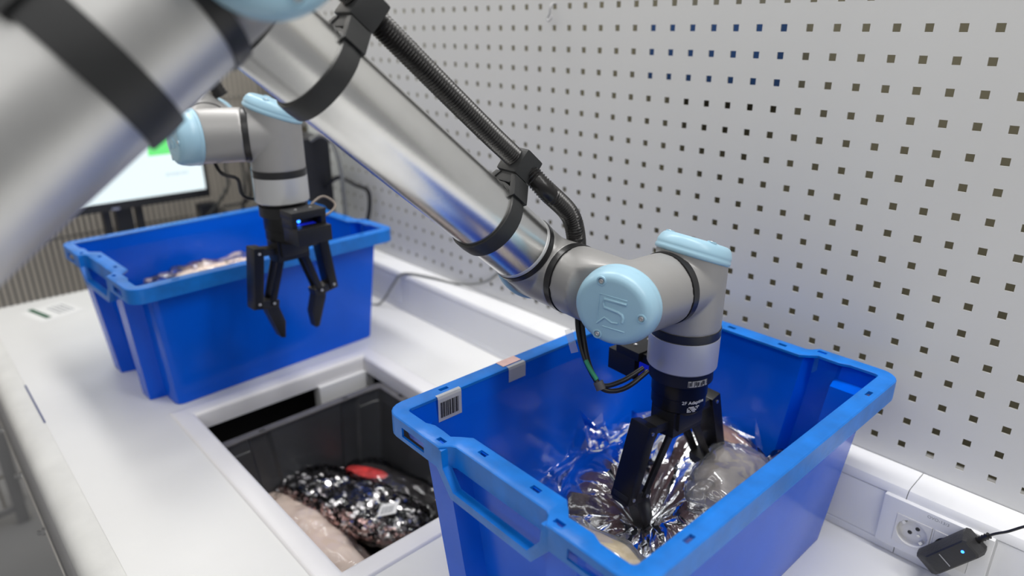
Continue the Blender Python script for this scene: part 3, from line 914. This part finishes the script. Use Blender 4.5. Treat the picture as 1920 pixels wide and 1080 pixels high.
def clamp_band(root, P, ax, up, r, w_):
    """strap around a tube with a hose saddle on the up side"""
    F = frame(P, ax, up)             # local x = up
    bm = bmesh.new(); add_lathe(bm, [(r + 0.0002, -w_ / 2), (r + 0.0035, -w_ / 2), (r + 0.0042, 0), (r + 0.0035, w_ / 2), (r + 0.0002, w_ / 2)], F, 64, 1, False)
    b = link('clamp_band', mesh(bm, True, 40), M_STRAP, root)
    # buckle + saddle
    for s in (-1, 1):
        link('buckle', prism_me([(r * 0.70, s * r * 0.68), (r + 0.016, s * 0.010), (r + 0.016, s * 0.020), (r * 0.80, s * (r * 0.68 + 0.007))][::s], -w_ * 0.62, w_ * 0.62, F, 0.001), M_STRAP, b)
    link('saddle', box_me(r + 0.013, 0, 0, 0.018, 0.030, w_ * 1.1, F, 0.002), M_STRAP, b)
    link('hose_clip', box_me(r + 0.034, 0.001, 0, 0.034, 0.038, w_ * 1.5, F, 0.004), M_STRAP, b)
    return b

def gripper(root, F0, fdir, cam_side, ext, opening, far):
    """two-finger gripper hanging from the flange at F0 (downwards)"""
    f = V(fdir).normalized(); dn = V((0, 0, -1)); s = dn.cross(f)
    G = Matrix.Identity(4)
    for i in range(3):
        G[i][0] = f[i]; G[i][1] = s[i]; G[i][2] = dn[i]
    G.translation = V(F0)
    e = ext
    bm = bmesh.new()
    add_lathe(bm, [(0.036, -0.001), (0.0385, 0.001), (0.0385, 0.018 + e * 0.5), (0.0375, 0.020 + e * 0.5), (0.0375, 0.040 + e), (0.0365, 0.041 + e), (0.0365, 0.058 + e), (0.030, 0.066 + e), (0, 0.066 + e)], G, 56)
    g = link('gripper', mesh(bm, True, 35), M_BLACKM, root)
    # lower block between the fingers
    bm = bmesh.new()
    add_box(bm, 0, 0, 0.072 + e, 0.050, 0.050, 0.034, G, 0.004)
    add_prism(bm, [(-0.03, -0.02), (0.03, -0.02), (0.034, 0.0), (0.03, 0.02), (-0.03, 0.02), (-0.034, 0)], 0.06 + e, 0.098 + e, G)
    link('knuckle_block', mesh(bm, True, 35), M_BLACK, g)
    op = opening
    z0 = 0.076 + e * 0.6
    for sd in (-1, 1):
        A = V((sd * 0.026, 0, z0 + 0.006)); B = V((sd * (0.060 + op * 0.25), 0, z0 + 0.002))
        Cc = V((sd * (0.062 + op), 0, z0 + 0.094)); D = V((sd * (0.035 + op), 0, z0 + 0.099))
        tip = V((sd * (0.022 + op * 0.9), 0, z0 + 0.172))
        def bar(p, q, w0, w1, y0, y1, bev=0.0015):
            d = (q - p).normalized(); nn = V((-d.z, 0, d.x))
            P4 = [p + nn * w0 - d * w0, p - nn * w0 - d * w0, q - nn * w1 + d * w1, q + nn * w1 + d * w1]
            # polygon in the finger plane (x, z), extruded along y
            Fm = Matrix.Identity(4); Fm[1][1] = 0; Fm[1][2] = 1; Fm[2][1] = 1; Fm[2][2] = 0
            return prism_me([(v.x, v.z) for v in P4], y0, y1, G @ Fm, bev)
        link('knuckle', bar(A, B, 0.006, 0.007, -0.012, 0.012), M_BLACK, g)
        link('outer_link', bar(B, Cc, 0.0095, 0.0085, -0.0165, 0.0165, 0.003), M_BLACKM, g)
        bmj = None
        for yy in (-0.0145, 0.0095):
            link('inner_link', bar(V((sd * 0.020, 0, z0 + 0.012)), D, 0.0065, 0.0055, yy, yy + 0.005), M_BLACKM, g)
        link('finger_joint', bar(Cc + V((sd * 0.002, 0, 0.003)), D + V((-sd * 0.004, 0, 0.004)), 0.0075, 0.0075, -0.0135, 0.0135, 0.002), M_BLACK, g)
        Fm = Matrix.Identity(4); Fm[1][1] = 0; Fm[1][2] = 1; Fm[2][1] = 1; Fm[2][2] = 0
        k = sd
        poly = [(D.x + k * 0.014, D.z - 0.002), (D.x + k * 0.010, D.z + 0.020), (tip.x + k * 0.006, tip.z), (tip.x - k * 0.002, tip.z + 0.002), (tip.x - k * 0.006, tip.z - 0.03), (D.x - k * 0.008, D.z)]
        link('fingertip', prism_me(poly[::k], -0.011, 0.011, G @ Fm, 0.0012), M_BLACK, g)
        bm = bmesh.new()
        for q in (B, Cc, D, V((sd * 0.020, 0, z0 + 0.012))):
            for yy, sy in ((-0.0166, -1), (0.0166, 1)):
                add_lathe(bm, [(0.0026, 0), (0.0026, 0.0012), (0.0014, 0.0016), (0, 0.0010)], G @ frame(V((q.x, yy, q.z)), V((0, sy, 0))), 10)
        link('pivot_screws', mesh(bm, True, 35), M_BRIGHT, g, kind='stuff')
    # camera module carried on a bracket ring
    c = cam_side
    ez = e * 0.75
    link('bracket_ring', lathe_me([(0.0370, 0.0005 + ez), (0.0425, 0.0005 + ez), (0.0425, 0.018 + ez), (0.0370, 0.020 + ez)], G, 56), M_BLACK, g)
    bm = bmesh.new()
    K = G @ Matrix.Scale(1, 4)
    def cb(x0, x1, y0, y1, z0_, z1, bev=0.0015):
        add_box(bm, (x0 + x1) / 2, c * (y0 + y1) / 2, (z0_ + z1) / 2, x1 - x0, y1 - y0, z1 - z0_, G, bev)
    cb(-0.023, 0.023, 0.030, 0.066, 0.000 + ez, 0.014 + ez)
    cb(-0.032, 0.032, 0.048, 0.090, -0.003 + ez, 0.010 + ez)
    link('camera_bracket', mesh(bm, True, 35), M_BLACK, g)
    bm = bmesh.new()
    cb(-0.032, 0.032, 0.054, 0.104, 0.024 + ez if far else 0.008 + ez, 0.052 + ez if far else 0.040 + ez)
    if far:
        cb(-0.032, -0.023, 0.052, 0.088, 0.008 + ez, 0.028 + ez); cb(0.023, 0.032, 0.052, 0.088, 0.008 + ez, 0.028 + ez)
        cb(-0.022, 0.022, 0.052, 0.066, 0.008 + ez, 0.028 + ez)
    link('camera_housing', mesh(bm, True, 35), M_BLACK, g)
    if far:
        for x_, z_ in ((-0.016, 0.0135), (-0.009, 0.0185)):
            link('led', lathe_me([(0.0030, 0), (0.0030, 0.0015), (0, 0.002)], G @ frame((x_ * c, c * 0.0665, z_ + ez), (0, c, 0)), 12), M_LED, g, label='glowing blue light')
        link('led_strip', box_me(0, c * 0.072, 0.0238 + ez, 0.036, 0.010, 0.001, G), M_LEDD, g, label='dim violet blue light')
    else:
        link('led_strip', box_me(0.0, c * 0.0532, 0.026 + ez, 0.045, 0.0012, 0.022, G), M_LEDD, g, label='dim violet blue light')
    bm = bmesh.new()
    for x_ in (-0.014, 0.014):
        add_lathe(bm, [(0.003, 0), (0.003, 0.002), (0.0015, 0.002), (0, 0.001)], G @ frame((x_, c * 0.070, -0.002 + ez), (0, 0, -1)), 10)
    link('bracket_screws', mesh(bm, True, 35), M_BRIGHT, g, kind='stuff')
    return g, G

def robot(label, P3, beta, Lp, d4, phi, sE, psi, detail, gr, group):
    a2 = V((math.sin(beta), math.cos(beta), 0)); a1 = V((math.cos(beta), -math.sin(beta), 0)); up = V((0, 0, 1))
    sgn = detail['side']              # which way along a1 the forearm lies
    P3 = V(P3); P2 = P3 - a2 * Lp; P1 = P2 - a1 * d4
    d = -a2 * math.cos(phi) + up * math.sin(phi); nf = a2 * math.sin(phi) + up * math.cos(phi)
    E_ = P1 + d * sE; U_ = E_ + a1 * 0.13
    u = -a2 * math.cos(psi) - up * math.sin(psi)
    Sh = U_ + u * 0.56
    base = V((Sh.x - a1.x * 0.14, Sh.y - a1.y * 0.14, FZ))
    root = thing('robot_arm', label, 'robot', base, group)
    r = 0.0455; tl = math.radians(21)
    # wrist three: vertical, lid on top, leg back to wrist two
    def H(*a, **k): return link('joint_housing', tee(*a, **k), M_JOINT, root)
    w3 = H(P3, -up, -a2, r, -0.034, 0.062, 0.044, tl)
    lid(root, P3, -up, -a2, 0.0455, -0.034, tl, 0.021)
    ring(root, P3, -up, 0.0655, r, 0.011)
    ring(root, P3, -a2, 0.0445, r, 0.0095)
    fl0, fl1 = 0.071, 0.117
    F = frame(P3, -up)
    fl = link('tool_flange', lathe_me([(0.044, fl0), (0.0462, fl0 + 0.001), (0.0462, fl1 - 0.002), (0.0445, fl1), (0, fl1)], F, 64), M_ALU2, root)
    # wrist two: horizontal, lid towards the elbow side
    H(P2, a2, -a1, r, -detail['l2'], Lp - 0.049, d4 - 0.061, tl)
    lid(root, P2, a2, -a1, 0.0458, -detail['l2'], tl, detail['t2'], emblem=True)
    ring(root, P2, -a1, d4 - 0.0565, r, 0.010)
    # wrist one: along a1, lid on the far side, leg up the forearm
    H(P1, a1, d, r, -0.026, 0.051, 0.046, tl)
    lid(root, P1, a1, d, 0.0475, -0.026, tl, 0.021)
    ring(root, P1, d, 0.0495, 0.0452, 0.007)
    # forearm tube
    s1 = sE - 0.078
    F = frame(P1, d)
    fa = link('forearm', lathe_me([(0.0425, 0.053), (0.0442, 0.0545), (0.0442, s1)], F, 72), M_ALU, root)
    link('end_collar', lathe_me([(0.0443, 0.0535), (0.0452, 0.0545), (0.0452, 0.0575), (0.0443, 0.0590)], F, 72), M_ALU2, fa)
    ring(root, P1, d, s1 + 0.004, 0.046, 0.008)
    H(E_, a1, -d, 0.052, -0.045, 0.070, 0.075, 0.0, leg_r=0.0475)
    lid(root, E_, a1, -d, 0.054, -0.045, 0.0, 0.02)
    # elbow of the upper arm and the tube itself
    H(U_, -a1, u, 0.0505, -0.072, 0.058, 0.050, 0.0, leg_r=0.057)
    lid(root, U_, -a1, u, 0.051, -0.072, 0.0, 0.022)
    ring(root, U_, u, 0.052, 0.0615, 0.014)
    F = frame(U_, u)
    link('upper_arm', lathe_me([(0.0600, 0.058), (0.0600, 0.49)], F, 80), M_ALU3, root)
    ring(root, E_, a1, 0.071, 0.053, 0.010)
    # shoulder, base column and pedestal
    ring(root, U_, u, 0.494, 0.0615, 0.010)
    H(Sh, a1, -u, 0.062, -0.075, 0.055, 0.07, 0.0)
    lid(root, Sh, -a1, -u, 0.064, -0.055, 0.0, 0.022)
    Bs = V((base.x, base.y, Sh.z))
    H(Bs, up, a1, 0.065, -0.13, 0.070, 0.07, 0.0)
    link('pedestal', lathe_me([(0.16, 0), (0.16, 0.02), (0.085, 0.025), (0.085, Sh.z - FZ - 0.125)], Matrix.Translation(base), 48), M_FRAME, root)
    # gripper
    Fl = P3 - up * fl1
    g, G = gripper(root, Fl, gr['dir'], gr['cam'], gr['ext'], gr['open'], gr['far'])
    # straps and hose along both tubes
    if detail['hose']:
        for s in (0.127, 0.392): clamp_band(root, P1 + d * s, d, nf, 0.0442, 0.021)
        hp = [P1 + d * s + nf * o for s, o in ((0.60, 0.10), (0.50, 0.088), (0.44, 0.083), (0.39, 0.0805), (0.33, 0.080), (0.26, 0.0795), (0.19, 0.0795), (0.13, 0.0805))]
        hp += [V((-0.045, -0.400, 0.522)), V((-0.038, -0.362, 0.486)), V((-0.038, -0.347, 0.454)), V((-0.048, -0.331, 0.41))]
        link('cable_hose', sweep_me(catmull(hp, 14), 0.0122, 16, 0.0009, 0.0019), M_HOSE, root)
        un = u.cross(a1); un = un if un.z > 0 else -un
        clamp_band(root, U_ + u * detail['ub'], u, un, 0.0600, 0.028)
        hp2 = [U_ + u * s + un * 0.098 for s in (-0.02, 0.08, 0.2, 0.3, 0.4, 0.5)]
        link('cable_hose', sweep_me(catmull(hp2, 10), 0.0125, 16, 0.0009, 0.0022), M_HOSE, root)
        c1 = catmull([(-0.010, -0.366, 0.375), (-0.008, -0.372, 0.352), (0.003, -0.377, 0.322), (0.024, -0.384, 0.297), (0.048, -0.384, 0.278), (0.065, -0.364, 0.283), (0.074, -0.332, 0.294)], 8)
        link('sensor_cable', sweep_me(c1, 0.0033, 8), M_BLACK, root)
        c2 = catmull([(-0.006, -0.360, 0.375), (-0.003, -0.368, 0.352), (0.008, -0.374, 0.322), (0.028, -0.384, 0.296), (0.048, -0.386, 0.276), (0.061, -0.375, 0.271), (0.073, -0.358, 0.277), (0.079, -0.328, 0.290)], 8)
        link('sensor_cable', sweep_me(c2, 0.0033, 8), M_BLACK, root)
        link('cable_marker', sweep_me(catmull([(0.022, -0.3862, 0.3045), (0.032, -0.388, 0.2955), (0.044, -0.3885, 0.2855)], 5), 0.0030, 8), M_GREEN, root, label='green cable sleeve')
        link('cable_plug', sweep_me([(0.045, -0.3875, 0.283), (0.051, -0.3875, 0.274)], 0.0065, 12), M_GREYR, root, label='metal cable connector')
        link('cable_flag', box_me(0, 0, 0, 0.010, 0.032, 0.0004, frame((-0.006, -0.384, 0.322), (0.5, -0.8, 0.2), (0.7, 0.4, 0.3))), M_FILM2, root, label='clear plastic cable tag')
        # lettering on the gripper body and code strip on its bracket ring
        th = math.radians(detail['txt'])
        nrm = V((math.cos(th), math.sin(th), 0))
        TF = frame(Fl + nrm * 0.0372 - up * 0.047, nrm, up.cross(nrm))
        link('lettering', text_me('2F Adaptive', 0.0070, TF @ Matrix.Translation((0, 0.0045, 0)), 0.0372), M_TXT, g)
        for k in range(4):
            TK = frame(Fl + nrm * 0.0371 - up * (0.0492 + k * 0.0021), nrm, up.cross(nrm))
            bm = bmesh.new()
            for q in range(9 - k):
                if (q * 7 + k * 3) % 5 == 0: continue
                a = (q - 4) * 0.055; rr = 0.0369
                add_box(bm, 0, 0, 0, 0.0017, 0.0010, 0.0004, frame(Fl + V((math.cos(th + a), math.sin(th + a), 0)) * rr - up * (0.0492 + k * 0.0022), V((math.cos(th + a), math.sin(th + a), 0)), up.cross(V((math.cos(th + a), math.sin(th + a), 0)))))
            link('print_line', mesh(bm, False), M_TXT, g)
        bm = bmesh.new(); bm2 = bmesh.new()
        for k in range(15):
            a = th - 0.32 + k * 0.045; q = V((math.cos(a), math.sin(a), 0))
            FF = frame(Fl + q * 0.0427 - up * 0.0115, q, up.cross(q))
            add_box(bm, 0, 0, 0, 0.0021, 0.0085, 0.0004, FF)
            if k % 5 in (1, 2, 4, 0): add_box(bm2, 0, 0.0009 * (k % 3 - 1), 0.0003, (0.0008, 0.0016, 0.0011, 0.0019)[k % 4], 0.0070 - 0.0018 * (k % 2), 0.0003, FF)
        cs = link('code_strip', mesh(bm, False), mat('grey_label', (0.36, 0.36, 0.35), 0.5), g)
        link('code_marks', mesh(bm2, False), M_INK, cs)
    else:
        # light blue strip down the side of the flange, as on the far robot
        q = (-a2 * 0.95 - a1 * 0.3).normalized()
        link('blue_strip', box_me(0, 0, 0, 0.010, 0.062, 0.003, frame(P3 - up * 0.088 + q * 0.0468, q, up.cross(q))), M_CAP, root)
        pts = catmull([P2 - a1 * 0.05 - up * 0.03, P2 + a2 * 0.02 - up * 0.062, P2 + a2 * 0.045 - up * 0.075, P3 - up * 0.112 - a2 * 0.062 - a1 * 0.02, P3 - up * 0.125 - a1 * 0.045], 6)
        link('sensor_cable', sweep_me(pts, 0.0032, 8), M_BLACK, root)
        hp = [P1 + d * s + nf * o for s, o in ((0.02, 0.055), (0.06, 0.066), (0.12, 0.08), (0.3, 0.08), (0.5, 0.09))]
        link('cable_hose', sweep_me(catmull(hp, 10), 0.0122, 12, 0.0009, 0.003), M_HOSE, root)
        pts = catmull([Fl + V((0.035, 0.03, -0.01)), Fl + V((0.03, 0.062, 0.002)), Fl + V((0.05, 0.075, -0.012)), Fl + V((0.06, 0.05, -0.024)), Fl + V((0.055, 0.015, -0.025))], 6)
        link('sensor_cable', sweep_me(pts, 0.0022, 8), mat('tan_cable', (0.22, 0.18, 0.15), 0.5), root, label='thin tan loop of cable')
    return root
A2 = V((math.sin(math.radians(5)), math.cos(math.radians(5)), 0))
robot('grey jointed robot arm in the foreground reaching into the near blue box', (0.0936, -0.2727, 0.407), math.radians(5), 0.115, 0.152, math.radians(41.5), 0.54, math.radians(38),
      dict(side=-1, hose=True, ub=0.124, l2=0.012, t2=0.029, txt=-24), dict(dir=A2, cam=-1, ext=0.0, open=0.034, far=False), None)
bf = math.radians(25)
robot('grey jointed robot arm with open gripper hanging beside the far blue box', (-0.609, -0.488, 0.540), bf, 0.115, 0.152, math.radians(48), 0.545, math.radians(30),
      dict(side=-1, hose=False, l2=0.012, t2=0.036), dict(dir=V((math.sin(math.radians(-2)), math.cos(math.radians(-2)), 0)), cam=1, ext=0.008, open=0.013, far=True), None)

# ------------------------------------------------------------------ background
mo = thing('monitor', 'lit computer monitor with a green block on screen standing behind the far box', 'monitor', (-1.86, -0.42, FZ))
y0, y1, zb, zt = -0.74, -0.188, 0.170, 0.510
link('shell', box_me(-1.875, (y0 + y1) / 2, (zb + zt) / 2, 0.045, y1 - y0, zt - zb, None, 0.006), M_MON, mo)
link('screen', box_me(-1.8525, (y0 + y1) / 2, (zb + zt) / 2 + 0.006, 0.002, y1 - y0 - 0.028, zt - zb - 0.044), M_SCREEN, mo)
link('screen_block', box_me(-1.8510, -0.320, 0.410, 0.001, 0.085, 0.165), M_SGREEN, mo, label='bright green block on the screen')
for k, (yy, ww) in enumerate(((-0.315, 0.012), (-0.300, 0.010), (-0.285, 0.014), (-0.268, 0.011), (-0.256, 0.008))):
    link('screen_text', box_me(-1.8510, yy, 0.262, 0.001, ww, 0.010), M_SGREY, mo, label='pale grey line of text on the screen')
for yy, ww in ((-0.505, 0.022), (-0.455, 0.050), (-0.408, 0.022)):
    link('stand_post', box_me(-1.91, yy, (FZ + 0.20) / 2, 0.03, ww, 0.20 - FZ), M_MON, mo)
link('stand_foot', box_me(-1.90, -0.455, FZ + 0.015, 0.28, 0.4, 0.03, None, 0.005), M_MON, mo)
link('monitor_button', box_me(-1.8525, -0.485, 0.176, 0.004, 0.022, 0.006), M_BRIGHT, mo)

pc = thing('computer', 'black upright computer box with an orange light at the far end of the wall', 'computer', (-1.235, -0.125, 0))
link('case', box_me(-1.26, -0.150, 0.2175, 0.17, 0.13, 0.435, None, 0.006), M_MON, pc)
link('front_grille', box_me(-1.26, -0.2165, 0.24, 0.13, 0.004, 0.32, None, 0.001), M_BLACK, pc)
link('led', lathe_me([(0.006, 0), (0.006, 0.002), (0, 0.003)], frame((-1.187, -0.2152, 0.425), (0, -1, 0)), 12), M_REDLED, pc, label='glowing orange light')
o = link('grey_cable', sweep_me(catmull([(-1.175, -0.14, 0.43), (-1.150, -0.12, 0.445), (-1.125, -0.10, 0.42), (-1.115, -0.09, 0.35), (-1.12, -0.085, 0.28), (-1.13, -0.08, 0.20), (-1.14, -0.08, 0.112)], 8), 0.006, 10), M_CABLE)
tag(o, 'pale thick cable looping down beside the black computer box', 'cable')
o = link('black_cable', sweep_me(catmull([(-1.172, -0.11, 0.30), (-1.13, -0.09, 0.33), (-1.09, -0.06, 0.31), (-1.085, -0.03, 0.29), (-1.10, -0.02, 0.24), (-1.11, -0.03, 0.18), (-1.12, -0.035, 0.112)], 8), 0.006, 8), M_BLACK)
tag(o, 'black cable hanging against the far end of the perforated wall', 'cable')
ps = thing('power_brick', 'small black power brick with cables on the floor stand right of the monitor', 'power supply', (-1.84, -0.215, FZ))
link('brick', box_me(-1.84, -0.212, 0.115, 0.05, 0.06, 0.075, None, 0.006), M_MON, ps)
link('post', box_me(-1.84, -0.212, (FZ + 0.08) / 2, 0.04, 0.04, 0.08 - FZ), M_MON, ps)
for k, (dy, dz) in enumerate(((0.03, 0.0), (-0.03, 0.01), (0.05, 0.05))):
    link('cord', sweep_me(catmull([(-1.84, -0.21 + dy, 0.13), (-1.80, -0.18 + dy * 2, 0.10 + dz), (-1.80, -0.12 + dy, 0.19 + dz), (-1.84, -0.10 + dy, 0.28), (-1.87, -0.07, 0.36 + dz)], 8), 0.0055, 8), M_BLACK, ps)

def grid_fence(label, x, ya, yb, za, zb, py, pz, rw, frame_r, m, posts):
    t = thing('wire_fence', label, 'wire fence', (x, (ya + yb) / 2, FZ))
    bm = bmesh.new()
    y = ya
    while y <= yb:
        add_box(bm, x, y, (za + zb) / 2, rw, rw, zb - za); y += py
    link('vertical_wires', mesh(bm, False), m, t, kind='stuff')
    bm = bmesh.new(); z = za
    while z <= zb:
        add_box(bm, x + rw, (ya + yb) / 2, z, rw, yb - ya, rw); z += pz
    link('horizontal_wires', mesh(bm, False), m, t, kind='stuff')
    for z in (za, zb):
        link('rail', box_me(x, (ya + yb) / 2, z, frame_r, yb - ya, frame_r, None, 0.002), M_FRAME, t)
    for y in posts:
        link('post', box_me(x, y, (FZ + zb) / 2, frame_r * 1.4, frame_r * 1.4, zb - FZ, None, 0.003), M_FRAME, t)
    return t
grid_fence('fine upright wire mesh fence behind the lit monitor', -2.12, -0.92, 0.36, -0.16, 1.1, 0.0185, 0.21, 0.0075, 0.02, M_WIRE, (-0.92, 0.36))
grid_fence('coarse wire mesh panel low down at the left past the table edge', -1.98, -1.75, -0.93, -0.80, -0.10, 0.034, 0.13, 0.007, 0.024, M_WIRE, (-1.75, -0.93))
o = link('tool_pouch', pillow_me(place(-2.05, 0.22, 0.405, 1.57), 0.07, 0.03, 0.035, 4, 0.2, 14, 28), M_NAVY); tag(o, 'dark blue bundle resting on the fence rail left of the forearm', 'bundle')
o = link('fence_shelf', box_me(-2.06, 0.15, 0.360, 0.10, 0.42, 0.012), M_FRAME); tag(o, 'narrow grey shelf fixed to the wire fence', 'shelf')
